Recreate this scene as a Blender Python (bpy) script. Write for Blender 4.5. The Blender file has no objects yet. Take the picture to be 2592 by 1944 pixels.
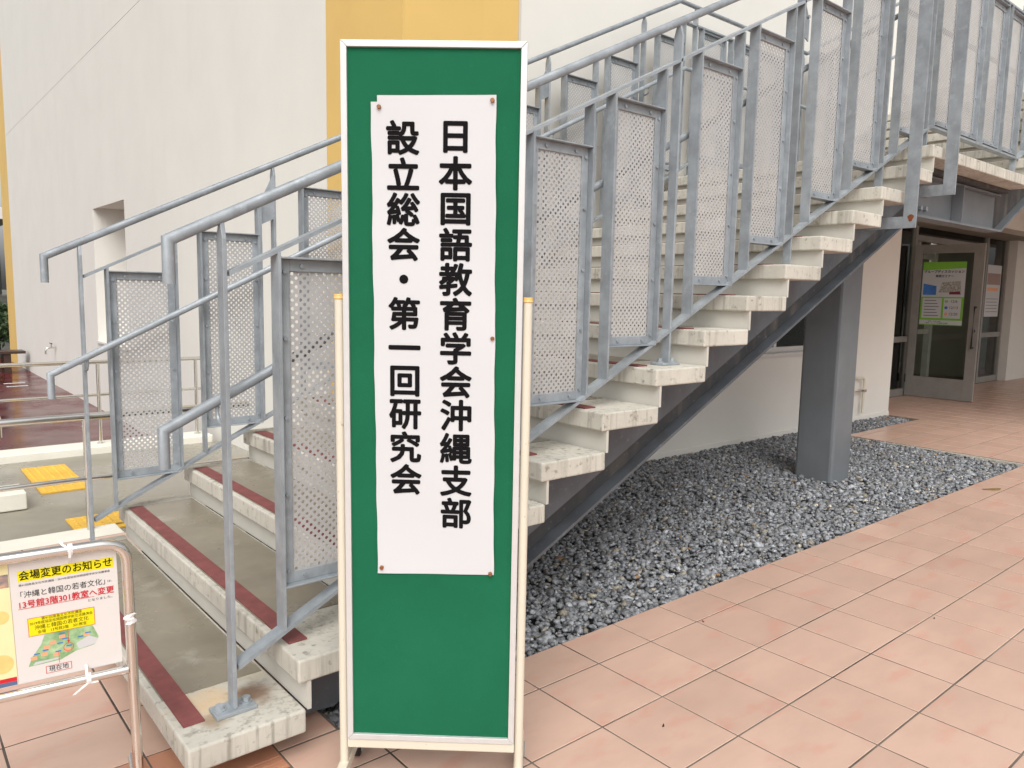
import bpy, bmesh, math, random
import numpy as np
from mathutils import Matrix, Vector
R_ = math.radians
random.seed(4); np.random.seed(4)
S = bpy.context.scene
COL = S.collection

# ------------------------------------------------------------------ camera
cam_d = bpy.data.cameras.new('camera'); cam = bpy.data.objects.new('camera', cam_d); COL.objects.link(cam)
YAW, PITCH, ROLL = 0.8680, -0.1177, 0.0195
CP = Vector((-1.7199, -1.8514, 1.3664))
fwd = Vector((math.cos(YAW)*math.cos(PITCH), math.sin(YAW)*math.cos(PITCH), math.sin(PITCH)))
rgt = Vector((math.sin(YAW), -math.cos(YAW), 0)); upv = rgt.cross(fwd)
c_, s_ = math.cos(ROLL), math.sin(ROLL)
rr = rgt*c_ + upv*s_; uu = upv*c_ - rgt*s_
cam.matrix_world = Matrix(((rr.x, uu.x, -fwd.x, CP.x), (rr.y, uu.y, -fwd.y, CP.y), (rr.z, uu.z, -fwd.z, CP.z), (0, 0, 0, 1)))
cam_d.sensor_width = 36; cam_d.sensor_fit = 'HORIZONTAL'; cam_d.lens = 1936.48/2592*36
cam_d.clip_start = .05; cam_d.clip_end = 2000
S.camera = cam
S.render.resolution_x, S.render.resolution_y = 1024, 768

# ------------------------------------------------------------------ sky and sun (overcast after rain)
SUN_EL, SUN_AZ = 48, 231          # azimuth of the sun, degrees counter-clockwise from +X
world = bpy.data.worlds.new('World'); S.world = world; world.use_nodes = True
nt = world.node_tree; nt.nodes.clear()
sky = nt.nodes.new('ShaderNodeTexSky'); sky.sky_type = 'NISHITA'; sky.sun_disc = False
sky.sun_elevation = R_(SUN_EL); sky.sun_rotation = R_(90-SUN_AZ); sky.dust_density = 4; sky.ozone_density = 1
hs = nt.nodes.new('ShaderNodeHueSaturation'); hs.inputs['Saturation'].default_value = .10
bg = nt.nodes.new('ShaderNodeBackground'); bg.inputs[1].default_value = .15
wo = nt.nodes.new('ShaderNodeOutputWorld')
nt.links.new(sky.outputs[0], hs.inputs['Color']); nt.links.new(hs.outputs[0], bg.inputs[0]); nt.links.new(bg.outputs[0], wo.inputs[0])
sun_d = bpy.data.lights.new('sun', 'SUN'); sun_d.energy = 1.15; sun_d.angle = R_(40); sun_d.color = (1, .96, .90)
sun = bpy.data.objects.new('sun', sun_d); COL.objects.link(sun)
sd = Vector((math.cos(R_(SUN_AZ))*math.cos(R_(SUN_EL)), math.sin(R_(SUN_AZ))*math.cos(R_(SUN_EL)), math.sin(R_(SUN_EL))))
sun.rotation_euler = sd.to_track_quat('Z', 'Y').to_euler()
S.view_settings.view_transform = 'Standard'; S.view_settings.look = 'None'; S.view_settings.exposure = .32; S.view_settings.gamma = 1
S.render.engine = 'CYCLES'

# ------------------------------------------------------------------ materials
MATS = {}
def mat(name, col, rough=.6, metal=0., var=.10, scale=6., col2=None, bump=0., bscale=60., stretch=(1, 1, 1), rvar=0., spots=None, streak=None, spec=.5, rnd=0., speckle=0.):
    m = bpy.data.materials.new(name); m.use_nodes = True; MATS[name] = m
    t = m.node_tree; N = t.nodes; L = t.links
    b = N['Principled BSDF']; b.inputs['Metallic'].default_value = metal; b.inputs['Roughness'].default_value = rough
    b.inputs['Specular IOR Level'].default_value = spec
    tc = N.new('ShaderNodeTexCoord'); oi = N.new('ShaderNodeObjectInfo')
    mp = N.new('ShaderNodeMapping'); mp.inputs['Scale'].default_value = stretch
    ad = N.new('ShaderNodeVectorMath'); ad.operation = 'ADD'
    ml = N.new('ShaderNodeMath'); ml.operation = 'MULTIPLY'; ml.inputs[1].default_value = 37.
    L.new(oi.outputs['Random'], ml.inputs[0]); L.new(tc.outputs['Object'], ad.inputs[0]); L.new(ml.outputs[0], ad.inputs[1]); L.new(ad.outputs[0], mp.inputs['Vector'])
    def noise(sc, det=5, src=None):
        n = N.new('ShaderNodeTexNoise'); n.inputs['Scale'].default_value = sc; n.inputs['Detail'].default_value = det; n.inputs['Roughness'].default_value = .6
        L.new((src or mp).outputs[0], n.inputs['Vector']); return n
    def ramp(src, lo, hi):
        r = N.new('ShaderNodeMapRange'); r.inputs[1].default_value = lo; r.inputs[2].default_value = hi; r.clamp = True
        L.new(src, r.inputs[0]); return r.outputs[0]
    def mix(f, a, c):
        x = N.new('ShaderNodeMix'); x.data_type = 'RGBA'
        if isinstance(f, float): x.inputs[0].default_value = f
        else: L.new(f, x.inputs[0])
        for k, v in ((6, a), (7, c)):
            if isinstance(v, tuple): x.inputs[k].default_value = (*v[:3], 1)
            else: L.new(v, x.inputs[k])
        return x.outputs[2]
    c1 = tuple(max(0, c*(1-var)) for c in col); c2 = col2 or tuple(min(1, c*(1+var)) for c in col)
    n1 = noise(scale)
    out = mix(ramp(n1.outputs[0], .3, .7), c1, c2)
    if streak:                                   # vertical run marks: (colour, strength, scale)
        mp2 = N.new('ShaderNodeMapping'); mp2.inputs['Scale'].default_value = (streak[2], streak[2], streak[2]*.06); L.new(ad.outputs[0], mp2.inputs['Vector'])
        n2 = noise(1., 4, mp2); f = ramp(n2.outputs[0], .50, .64)
        n2b = noise(2.5, 2); g = N.new('ShaderNodeMath'); g.operation = 'MULTIPLY'; L.new(f, g.inputs[0]); L.new(ramp(n2b.outputs[0], .35, .65), g.inputs[1])
        g2 = N.new('ShaderNodeMath'); g2.operation = 'MULTIPLY'; L.new(g.outputs[0], g2.inputs[0]); g2.inputs[1].default_value = streak[1]
        out = mix(g2.outputs[0], out, streak[0])
    if spots:                                    # (colour, threshold, scale, strength)
        n3 = noise(spots[2], 8); f = ramp(n3.outputs[0], spots[1], spots[1]+.12)
        g = N.new('ShaderNodeMath'); g.operation = 'MULTIPLY'; L.new(f, g.inputs[0]); g.inputs[1].default_value = spots[3]
        out = mix(g.outputs[0], out, spots[0])
    if speckle:
        n5 = noise(900, 2); out = mix(ramp(n5.outputs[0], .35, .65), out, tuple(c*(1-speckle) for c in col))
    if rnd:
        hv = N.new('ShaderNodeHueSaturation'); r = ramp(oi.outputs['Random'], 0, 1); a = N.new('ShaderNodeMapRange'); a.inputs[3].default_value = 1-rnd; a.inputs[4].default_value = 1+rnd
        L.new(oi.outputs['Random'], a.inputs[0]); L.new(a.outputs[0], hv.inputs['Value']); L.new(out, hv.inputs['Color']); out = hv.outputs[0]
    L.new(out, b.inputs['Base Color'])
    if rvar:
        n4 = noise(scale*.7, 4); r = N.new('ShaderNodeMapRange'); r.inputs[1].default_value = .35; r.inputs[2].default_value = .65
        r.inputs[3].default_value = max(.02, rough-rvar); r.inputs[4].default_value = min(1, rough+rvar); L.new(n4.outputs[0], r.inputs[0]); L.new(r.outputs[0], b.inputs['Roughness'])
    if bump:
        nb = noise(bscale, 4); bp = N.new('ShaderNodeBump'); bp.inputs['Strength'].default_value = bump; bp.inputs['Distance'].default_value = .004
        L.new(nb.outputs[0], bp.inputs['Height']); L.new(bp.outputs[0], b.inputs['Normal'])
    return m
GALV = mat('galvanised steel', (.305, .335, .36), .55, .25, .20, 11, rvar=.12, bump=.10, bscale=140, rnd=.08, spots=((.47, .51, .55), .585, 17, .40), streak=((.21, .235, .26), .4, 24))
GALV2 = mat('galvanised sheet', (.455, .45, .445), .6, .15, .07, 9, rvar=.08, rnd=.04)
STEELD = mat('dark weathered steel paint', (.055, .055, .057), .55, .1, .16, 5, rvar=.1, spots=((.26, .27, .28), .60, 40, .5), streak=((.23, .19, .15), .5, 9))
STEELG = mat('grey galvanised plate', (.105, .118, .135), .5, .2, .2, 5, rvar=.1, spots=((.19, .21, .23), .60, 34, .5), streak=((.085, .072, .062), .5, 9))
COLUMN = mat('grey column paint', (.175, .19, .205), .45, .1, .09, 3, rvar=.1, streak=((.13, .14, .15), .5, 7), bump=.05, bscale=200)
CONC = mat('weathered precast concrete', (.54, .515, .45), .8, 0, .14, 4, bump=.3, bscale=90, streak=((.23, .215, .175), .7, 40), spots=((.15, .135, .105), .575, 34, .65), rnd=.08)
MORTAR = mat('damp tread mortar', (.235, .205, .155), .34, 0, .16, 3.2, bump=.12, bscale=160, rvar=.2, spots=((.42, .40, .34), .60, 3.4, .7))
RISER = mat('white painted riser', (.55, .53, .475), .6, 0, .05, 5, spots=((.34, .32, .27), .60, 6, .4), rnd=.05)
REDSTRIP = mat('red anti slip strip', (.20, .058, .055), .75, 0, .2, 18, bump=.3, bscale=500, spots=((.35, .17, .15), .64, 14, .5))
STAINLESS = mat('polished stainless steel', (.70, .68, .64), .14, 1., .05, 10, rvar=.05)
WALL = mat('cream stucco', (.72, .70, .65), .85, 0, .025, 1.6, bump=.10, bscale=220, streak=((.60, .57, .51), .10, 2.2))
YELLOW = mat('yellow stucco', (.69, .465, .155), .85, 0, .04, 1.6, bump=.10, bscale=220)
GROOVE = mat('joint sealant', (.60, .56, .49), .9)
WHITEP = mat('white kerb paint', (.74, .72, .64), .7, 0, .05, 4, bump=.15, bscale=60, spots=((.30, .27, .2), .66, 9, .6))
PATH = mat('wet grey concrete', (.27, .25, .20), .34, 0, .14, 1.2, rvar=.24, bump=.05, bscale=120, spots=((.17, .155, .12), .62, 2, .7))
REDF = mat('wet red floor coating', (.095, .012, .014), .22, 0, .25, 1.5, spec=.28, rvar=.14, bump=.04, bscale=160)
TACT = mat('yellow tactile paving', (.72, .43, .05), .55, 0, .10, 6, rnd=.03, spots=((.42, .30, .10), .64, 10, .5))
GROUT = mat('dark grout', (.040, .031, .027), .95, 0, .3, 2.2, col2=(.27, .215, .17))
SOIL = mat('dark soil', (.09, .09, .09), .95, 0, .3, 30)  # even dark base tone of the bed between the stones
GROUND = mat('distant ground', (.14, .14, .12), .9, 0, .2, .5)
GREEN = mat('green felt', (.016, .158, .078), .9, 0, .16, 2.6, spots=((.03, .22, .12), .60, 60, .35), bump=.35, bscale=900, speckle=.35, spec=.1)
ALU = mat('brushed aluminium frame', (.64, .635, .63), .38, .35, .03, 30)
CREAMP = mat('cream enamel paint', (.66, .61, .50), .32, 0, .02, 5, spots=((.22, .09, .04), .68, 30, .9))
CAPY = mat('yellowed plastic cap', (.72, .47, .16), .4)
BLACKR = mat('black rubber', (.012, .012, .012), .5)
PAPER = mat('white paper', (.585, .588, .60), .8, 0, .012, 5, spec=.2)
LAMI = mat('laminated white paper', (.70, .67, .645), .22, 0, .01, 5)
INK = mat('black ink', (.010, .009, .010), .9, spec=.05, var=0)
REDINK = mat('red ink', (.62, .022, .035), .7, spec=.2, var=0)
INKY = mat('yellow ink', (.82, .72, .012), .7, spec=.2, var=.02)
INKG = mat('green ink', (.20, .42, .16), .7, spec=.2, var=.3, scale=40, col2=(.45, .62, .36))
INKB = mat('blue ink', (.07, .20, .55), .7, spec=.2, var=.2)
INKO = mat('orange ink', (.80, .38, .22), .7, spec=.2, var=.1)
INKC = mat('pale yellow print', (.82, .74, .42), .7, spec=.2, var=.05, scale=12)
INKM = mat('mixed photo print', (.20, .30, .55), .7, spec=.2, var=.6, scale=60, col2=(.62, .40, .24))
INKS = mat('grey ink', (.10, .10, .10), .7, spec=.2, var=0)
PIN = mat('copper drawing pin', (.30, .13, .06), .35, .7)
PLAST = mat('white plastic tape', (.82, .82, .82), .35, 0, .03, 30)
WOOD = mat('dark wet timber', (.055, .030, .022), .35, 0, .3, 14, stretch=(1, 12, 12))
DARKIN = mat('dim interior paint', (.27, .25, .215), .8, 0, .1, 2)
PALEIN = mat('pale interior frame', (.27, .255, .235), .5)
LEAFM = mat('leaf green', (.030, .060, .018), .6, 0, .4, 9, col2=(.06, .11, .03))
BARK = mat('bark', (.05, .035, .022), .9)
LEAFD = mat('dead leaf', (.26, .15, .05), .8, 0, .25, 40)
STONEW = mat('dark boundary stone', (.10, .098, .085), .85, 0, .35, 5)
NOSEO = mat('orange nosing tile', (.48, .235, .145), .45, 0, .08, 7, bump=.1, bscale=150, rnd=.05)
RUST = mat('rust', (.17, .05, .014), .9, 0, .3, 60)

def tile_mat():
    m = mat('terracotta tile', (.595, .405, .318), .31, 0, .08, 2.6, bump=.05, bscale=180, rvar=.025, rnd=.05, stretch=(1, 2.2, 1), spots=((.60, .31, .235), .54, 4.2, .55))
    return m
TILE = tile_mat()
def glass_mat(name, tint):
    m = bpy.data.materials.new(name); m.use_nodes = True; t = m.node_tree; t.nodes.clear()
    o = t.nodes.new('ShaderNodeOutputMaterial'); mx = t.nodes.new('ShaderNodeMixShader'); tr = t.nodes.new('ShaderNodeBsdfTransparent'); g = t.nodes.new('ShaderNodeBsdfGlossy')
    fr = t.nodes.new('ShaderNodeFresnel'); fr.inputs[0].default_value = 1.5; g.inputs['Roughness'].default_value = .02; tr.inputs[0].default_value = (*tint, 1)
    t.links.new(fr.outputs[0], mx.inputs[0]); t.links.new(tr.outputs[0], mx.inputs[1]); t.links.new(g.outputs[0], mx.inputs[2]); t.links.new(mx.outputs[0], o.inputs[0])
    return m
GLASS = glass_mat('window glass', (.80, .84, .80))
def emis(name, col, st):
    m = bpy.data.materials.new(name); m.use_nodes = True; b = m.node_tree.nodes['Principled BSDF']
    b.inputs['Emission Color'].default_value = (*col, 1); b.inputs['Emission Strength'].default_value = st; return m
LAMP = emis('lit ceiling lamp', (1, .95, .85), 9)

# ------------------------------------------------------------------ helpers
class MB:
    def __init__(s): s.v = []; s.f = []
    def add(s, vs, fs):
        o = len(s.v); s.v += [tuple(v) for v in vs]; s.f += [tuple(i+o for i in f) for f in fs]; return s
    def box(s, x0, x1, y0, y1, z0, z1):
        return s.add([(x0, y0, z0), (x1, y0, z0), (x1, y1, z0), (x0, y1, z0), (x0, y0, z1), (x1, y0, z1), (x1, y1, z1), (x0, y1, z1)],
                     [(0, 3, 2, 1), (4, 5, 6, 7), (0, 1, 5, 4), (1, 2, 6, 5), (2, 3, 7, 6), (3, 0, 4, 7)])
    def prism(s, pts, d, off=(0, 0, 0)):            # polygon of 3-D points pushed along vector d
        n = len(pts); P = [Vector(p)+Vector(off) for p in pts]; Q = [p+Vector(d) for p in P]
        return s.add(P+Q, [tuple(range(n))[::-1], tuple(range(n, 2*n))]+[(i, (i+1) % n, (i+1) % n+n, i+n) for i in range(n)])
    def tube(s, path, r, n=14, cap=True):
        P = [Vector(p) for p in path]; rings = []
        ref = None
        for i, p in enumerate(P):
            a = (P[i]-P[i-1]).normalized() if i else None; b = (P[i+1]-P[i]).normalized() if i < len(P)-1 else None
            t = (a+b).normalized() if a and b else (a or b)
            if ref is None: ref = Vector((0, 0, 1)) if abs(t.z) < .9 else Vector((1, 0, 0))
            e1 = (ref-t*ref.dot(t)).normalized(); e2 = t.cross(e1); ref = e1
            k = 1/max(.5, (a.dot(t) if a and b else 1))
            bis = None
            if a and b and (a-b).length > 1e-4: bis = (a-b).normalized()
            ring = []
            for j in range(n):
                w = 2*math.pi*j/n; d = e1*math.cos(w)+e2*math.sin(w)
                if bis: d = d+bis*d.dot(bis)*(k-1)
                ring.append(p+d*r)
            rings.append(ring)
        vs = [v for g in rings for v in g]; fs = []
        for i in range(len(P)-1):
            for j in range(n): fs.append((i*n+j, i*n+(j+1) % n, (i+1)*n+(j+1) % n, (i+1)*n+j))
        if cap: fs += [tuple(range(n))[::-1], tuple(range((len(P)-1)*n, len(P)*n))]
        return s.add(vs, fs)
    def mesh(s, name, m, smooth=False):
        me = bpy.data.meshes.new(name); me.from_pydata(s.v, [], s.f); me.validate()
        b = bmesh.new(); b.from_mesh(me); bmesh.ops.recalc_face_normals(b, faces=b.faces); b.to_mesh(me); b.free()
        if m: me.materials.append(m)
        if smooth:
            for p in me.polygons: p.use_smooth = True
            try: me.set_sharp_from_angle(angle=R_(40))
            except Exception: pass
        return me
    def build(s, name, m, parent=None, bevel=0., smooth=False, segs=2):
        return put(name, s.mesh(name, m, smooth), parent, bevel, segs)
def put(name, me, parent=None, bevel=0., segs=2):
    o = bpy.data.objects.new(name, me); COL.objects.link(o)
    if parent: o.parent = parent
    if bevel:
        b = o.modifiers.new('bevel', 'BEVEL'); b.width = bevel; b.segments = segs; b.limit_method = 'ANGLE'; b.angle_limit = R_(40)
    return o
def tag(o, label=None, cat=None, group=None, kind=None):
    if label: o['label'] = label
    if cat: o['category'] = cat
    if group: o['group'] = group
    if kind: o['kind'] = kind
    return o
def empty(name, loc=(0, 0, 0), rz=0., label=None, cat=None, group=None):
    o = bpy.data.objects.new(name, None); COL.objects.link(o); o.location = loc; o.rotation_euler = (0, 0, rz); o.empty_display_size = .1
    return tag(o, label, cat, group)
def struct(name, mb, m, bevel=0.):
    return tag(mb.build(name, m, None, bevel), kind='structure')
def bx(*a): return MB().box(*a)
def arc(c, p0, p1, n=6):                           # rounded corner: quadratic blend p0 - c - p1
    c, p0, p1 = Vector(c), Vector(p0), Vector(p1)
    return [p0*(1-t)**2+c*2*t*(1-t)+p1*t*t for t in [i/n for i in range(n+1)]]
_tc = {}
def text_geo(body, size, bold=0., align='CENTER'):
    """2-D outline mesh of a piece of lettering: list of (x, y), list of faces"""
    key = (body, size, bold, align)
    if key in _tc: return _tc[key]
    cu = bpy.data.curves.new('t', 'FONT'); cu.body = body; cu.size = size; cu.offset = 0; cu.resolution_u = 3; cu.align_x = align; cu.align_y = 'CENTER'
    ob = bpy.data.objects.new('t', cu); COL.objects.link(ob)
    dg = bpy.context.evaluated_depsgraph_get(); me = ob.evaluated_get(dg).to_mesh()
    r = ([(v.co.x, v.co.y) for v in me.vertices], [tuple(p.vertices) for p in me.polygons])
    ob.evaluated_get(dg).to_mesh_clear(); bpy.data.objects.remove(ob); bpy.data.curves.remove(cu)
    if bold:                                       # heavier stroke: the outline repeated round a small circle, a hair apart in depth
        n = 8; V = []; F = []
        for k in range(n):
            o = len(V); V += [(x+bold*math.cos(2*math.pi*k/n), y+bold*math.sin(2*math.pi*k/n)) for x, y in r[0]]; F += [tuple(i+o for i in f) for f in r[1]]
        r = (V, F, len(r[0]))
    _tc[key] = r; return r
def centred(geo):                                  # centre a glyph on its own box in y
    xs = [v[0] for v in geo[0]]; ys = [v[1] for v in geo[0]]
    if not xs: return geo
    cx, cy = (min(xs)+max(xs))/2, (min(ys)+max(ys))/2
    return ([(x-cx, y-cy) for x, y in geo[0]], geo[1])+tuple(geo[2:])
def lay(mb, geo, at, y, warp=None):                # lay lettering on the local XZ plane (y = depth, towards the viewer is minus)
    st_ = geo[2] if len(geo) > 2 else 10**9
    mb.add([(at[0]+x, y-(i//st_)*.00006+(warp(at[0]+x, at[1]+z) if warp else 0), at[1]+z) for i, (x, z) in enumerate(geo[0])], geo[1])
def flat(mb, pts, y, warp=None):
    mb.add([(x, y+(warp(x, z) if warp else 0), z) for x, z in pts], [tuple(range(len(pts)))])

# ------------------------------------------------------------------ dimensions taken from the place
T = .3
X0, YN, Z1, RUN, RISE, YF, DEP = -1.1402, .1169, .1573, .3088, .1525, 2.1383, .3308
SL = RISE/RUN
tx = lambda k: X0+(k-1)*RUN
tz = lambda k: Z1+(k-1)*RISE
zn = lambda x: Z1+SL*(x-X0)
YR, YRF = .245, 2.01
THK = .070
WX, WY = .80, 2.18                                 # wall planes
LX0, LX1 = tx(15), 5.0; LZ = tz(15)

# ------------------------------------------------------------------ ground, plaza and tiles
struct('ground', bx(-300, 300, -300, 300, -.9, -.62), GROUND)
pl = MB()
pl.box(-9, 16, -9, .205, -.5, -.0013)
pl.box(-9, -.66, .205, 2.70, -.5, -.0013)
pl.box(5.85, 16, .205, 1.81, -.5, -.0013)
pl.box(7.55, 16, 1.81, 9, -.5, -.0013)
plaza = struct('plaza_floor', pl, GROUT)
struct('gravel_bed', bx(-.66, 7.55, .205, 2.18, -.5, -.10), SOIL)
ed = MB(); ed.box(5.815, 5.849, .207, 1.775, -.3, -.006); ed.box(5.815, 7.549, 1.777, 1.8095, -.3, -.006)
struct('gravel_edging', ed, CONC)
from bpy_extras.object_utils import world_to_camera_view as w2c
bpy.context.view_layer.update()
def px(P):
    q = Vector(P)-CP; d = q.dot(fwd)
    if d < .15: return None
    k = 1936.48*1024/2592
    return 512+k*q.dot(rr)/d, 384-k*q.dot(uu)/d, d
cells = []
G = .0029
for i in range(-3, 54):
    for j in range(-14, 1):
        x0, x1 = i*T, (i+1)*T; y0, y1 = j*T, (j+1)*T
        if i < -2: x0, x1 = -.857, -.6
        if j == 0: y1 = .207
        cells.append((x0, x1, y0, y1, 'p'))
for i in range(0, 34):                             # tiled way to the entrance, right of the gravel
    for j in range(0, 9):
        x0 = 5.85+i*T; y0 = .207+j*T
        if y0 < 1.80 or x0 > 7.4:
            y1 = min(y0+T, 1.81) if x0 < 7.4 else y0+T
            if y0 > 2.9 or y1-y0 < .02: continue
            cells.append((x0, x0+T, y0, y1, 'p'))
for i in range(0, 12):
    for j in range(-1, 9):
        x1 = -.857-i*.313; y0 = .423+j*.305
        y1 = min(y0+.305, 2.695)
        if j == -1: cells.append((x1-.313, x1, .118, .423, 'n')); continue
        cells.append((x1-.313, x1, y0, y1, 'p'))
for j in range(-1, 9):
    y0 = .423+j*.305; cells.append((-.857, -.664, max(y0, .209), min(y0+.305, 2.695), 'p'))
cells = [c for c in cells if not (c[0] < -.86 and c[3] <= .21 and c[4] == 'p')]
vis = []
for c in cells:
    q = px(((c[0]+c[1])/2, (c[2]+c[3])/2, 0))
    if q and -60 < q[0] < 1084 and -40 < q[1] < 830: vis.append((q[2]**2/(max(.02, abs(c[1]-c[0]))*max(.02, abs(c[3]-c[2]))), c))
vset = {id(v[1]) for v in vis}
hid = [c for c in cells if id(c) not in vset]
vis.sort(key=lambda a: a[0])
tcache = {}
def tile_mesh(w, h, kind):
    key = (round(w, 3), round(h, 3), kind)
    if key not in tcache:
        m = MB(); a, b = w/2-G, h/2-G; e = .0016
        if kind == 'n':                            # nosing tile with three raised ribs
            m.box(-a, a, -b, b, -.012, 0)
            for k in range(3): m.box(-a+.004, a-.004, -b+.012+k*.026, -b+.026+k*.026, -.001, .0035)
        else:
            m.add([(-a, -b, -.012), (a, -b, -.012), (a, b, -.012), (-a, b, -.012), (-a, -b, -e), (a, -b, -e), (a, b, -e), (-a, b, -e),
                   (-a+e, -b+e, 0), (a-e, -b+e, 0), (a-e, b-e, 0), (-a+e, b-e, 0)],
                  [(0, 1, 5, 4), (1, 2, 6, 5), (2, 3, 7, 6), (3, 0, 4, 7), (4, 5, 9, 8), (5, 6, 10, 9), (6, 7, 11, 10), (7, 4, 8, 11), (8, 9, 10, 11)])
        tcache[key] = m.mesh('floor_tile', NOSEO if kind == 'n' else TILE)
    return tcache[key]
rest = MB()
for n_, (d, c) in enumerate(vis):
    cx, cy = (c[0]+c[1])/2, (c[2]+c[3])/2
    if c[1]-c[0] < .01 or c[3]-c[2] < .01: continue
    if n_ < 300:
        o = put('floor_tile', tile_mesh(c[1]-c[0], c[3]-c[2], c[4]), plaza); o.location = (cx, cy, random.uniform(-.0003, .0003))
        o.rotation_euler = (random.uniform(-.0008, .0008), random.uniform(-.0008, .0008), random.uniform(-.002, .002))
    else:
        a, b = (c[1]-c[0])/2-G, (c[3]-c[2])/2-G
        rest.box(cx-a, cx+a, cy-b, cy+b, -.012, random.uniform(-.0004, .0004))
for c in hid:
    cx, cy = (c[0]+c[1])/2, (c[2]+c[3])/2; a, b = (c[1]-c[0])/2-G, (c[3]-c[2])/2-G
    if a > .01 and b > .01: rest.box(cx-a, cx+a, cy-b, cy+b, -.012, 0)
for i in range(-30, 54):                            # the plaza behind the camera
    for j in range(-30, 1):
        if i >= -3 and j >= -14: continue
        x0, y0 = i*T, j*T; y1 = min(y0+T, .118)
        if i == -3: rest.box(-.857+G, -.6-G, y0+G, y1-G, -.012, 0)
        else: rest.box(x0+G, min(x0+T, -.857 if i < -2 else 99)-G, y0+G, y1-G, -.012, 0)
if rest.v: tag(rest.build('floor_tile_field', TILE, plaza), kind='stuff')

# wet path, kerbs, red ramp floor on the left
path = MB(); path.box(-9, -.66, 2.99, 5.30, -.5, -.06); path.box(-.66, WX, 2.18, 5.30, -.5, -.06)
struct('wet_path', path, PATH)
struct('red_ramp_floor', bx(-9, WX, 5.58, 20, -.55, -.40), REDF)
struct('path_edge_kerb', bx(-9, -.664, 2.702, 2.985, -.5, -.02), WHITEP, .006)
struct('ramp_kerb', bx(-9, .70, 5.304, 5.576, -.5, .006), WHITEP, .01)
struct('block_kerb', bx(-9, -1.0, 3.74, 4.02, -.055, .055), WHITEP, .008)
# tactile paving: one object per paving tile, with blunt domes
tm = MB(); tm.box(-.149, .149, -.149, .149, -.003, .006)
for a in range(5):
    for b in range(5):
        cx, cy = -.116+a*.058, -.116+b*.058
        ring0 = [(cx+.014*math.cos(k*math.pi/4), cy+.014*math.sin(k*math.pi/4), .0058) for k in range(8)]
        ring1 = [(cx+.008*math.cos(k*math.pi/4), cy+.008*math.sin(k*math.pi/4), .011) for k in range(8)]
        tm.add(ring0+ring1, [(k, (k+1) % 8, (k+1) % 8+8, k+8) for k in range(8)]+[tuple(range(8, 16))])
tact = tm.mesh('tactile_tile', TACT)
TG = 'yellow tactile paving tiles on the wet path'
for (x, y, lb) in [(-.72, 4.85, 'yellow dotted tactile tile farthest along the wet path, by the kerb'), (-.72, 4.549, 'yellow dotted tactile tile in the middle of the far row of three'),
                   (-.72, 4.248, 'yellow dotted tactile tile at the near end of the far row, under the thin rail'),
                   (-.71, 3.20, 'yellow dotted tactile tile beside the foot of the grey railing post'), (-.409, 3.20, 'yellow dotted tactile tile tucked behind the second stair tread'),]:
    o = put('tactile_tile', tact); o.location = (x, y, -.056); tag(o, lb, 'tactile tile', TG)
tm2 = MB(); tm2.box(-.15, .15, -.045, .045, -.003, .006)
for i_, x in enumerate((-.71, -.409)):
    o = tm2.build('tactile_tile', TACT); o.location = (x, 3.0395, -.056)
    tag(o, ['narrow cut yellow tactile strip along the white kerb by the railing post', 'narrow cut yellow tactile strip along the white kerb behind the stair'][i_], 'tactile tile', TG)

# ------------------------------------------------------------------ building
bld = empty('building', (WX, WY, 0), 0, 'cream stucco building with yellow corner band and recessed glazed entrance', 'building')
def bpart(name, mb, m, bevel=0., parent=None):
    o = mb.build(name, m, parent or bld, bevel)
    o.matrix_parent_inverse = Matrix.Translation((-WX, -WY, 0)) if not parent else Matrix.Identity(4)
    return o
ZT = 8.5; ZJ = 4.48
WYA, WYB, WZA, WZB = 8.55, 10.22, .58, 2.42         # niche in the left wall
e = .02
core = MB()
core.box(WX+e, WX+.6, 3.157, WYA, -.6, ZT); core.box(WX+e, WX+.6, WYB, 17.9, -.6, ZT); core.box(WX+e, WX+.6, WYA, WYB, -.6, WZA-.02); core.box(WX+e, WX+.6, WYA, WYB, WZB+.02, ZT)
core.box(WX+.47, WX+.6, WYA, WYB, WZA-.02, WZB+.02)
bpart('wall_core', core, WALL)
lw = MB()
lw.box(WX, WX+e, 3.157, WYA, -.6, ZJ-.003); lw.box(WX, WX+e, WYB, 17.9, -.6, ZJ-.003); lw.box(WX, WX+e, WYA, WYB, -.6, WZA); lw.box(WX, WX+e, WYA, WYB, WZB, ZJ-.003)
bpart('wall', lw, WALL)
bpart('upper_wall', bx(WX, WX+e, 3.157, 17.9, ZJ+.003, ZT), WALL)
bpart('niche_sill', bx(WX-.03, WX+.47, WYA+.003, WYB-.003, WZA-.017, WZA+.012), WALL)
bpart('yellow_band', bx(WX, WX+.6, WY, 3.155, -.6, ZT), YELLOW)
bpart('yellow_band', bx(WX, WX+.6, 17.902, 19.0, -.6, ZT), YELLOW)
bpart('yellow_band', bx(WX+.6, 1.69, WY, WY+.3, -.6, ZT), YELLOW)
bpart('joint_strip', bx(1.692, 1.712, WY-.002, WY+.05, -.6, ZT), GROOVE)
bpart('joint_strip', bx(WX-.002, WX+.012, WY-.002, WY-.0005, -.6, ZT), YELLOW)
WXA, WXB, WWA, WWB = 3.6, 5.9, .84, 1.95             # ground-floor window in the right wall
rw = MB()
rw.box(1.714, WXA, WY, WY+.3, -.6, 2.45); rw.box(WXB, 7.64, WY, WY+.3, -.6, 2.45); rw.box(WXA, WXB, WY, WY+.3, -.6, WWA); rw.box(WXA, WXB, WY, WY+.3, WWB, 2.45)
bpart('wall', rw, WALL)
bpart('upper_wall', bx(1.714, 22, WY, WY+.3, 2.452, ZT), WALL)
bpart('plinth', bx(1.72, 7.636, WY-.012, WY-.001, -.6, .055), WALL, .004)
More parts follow.
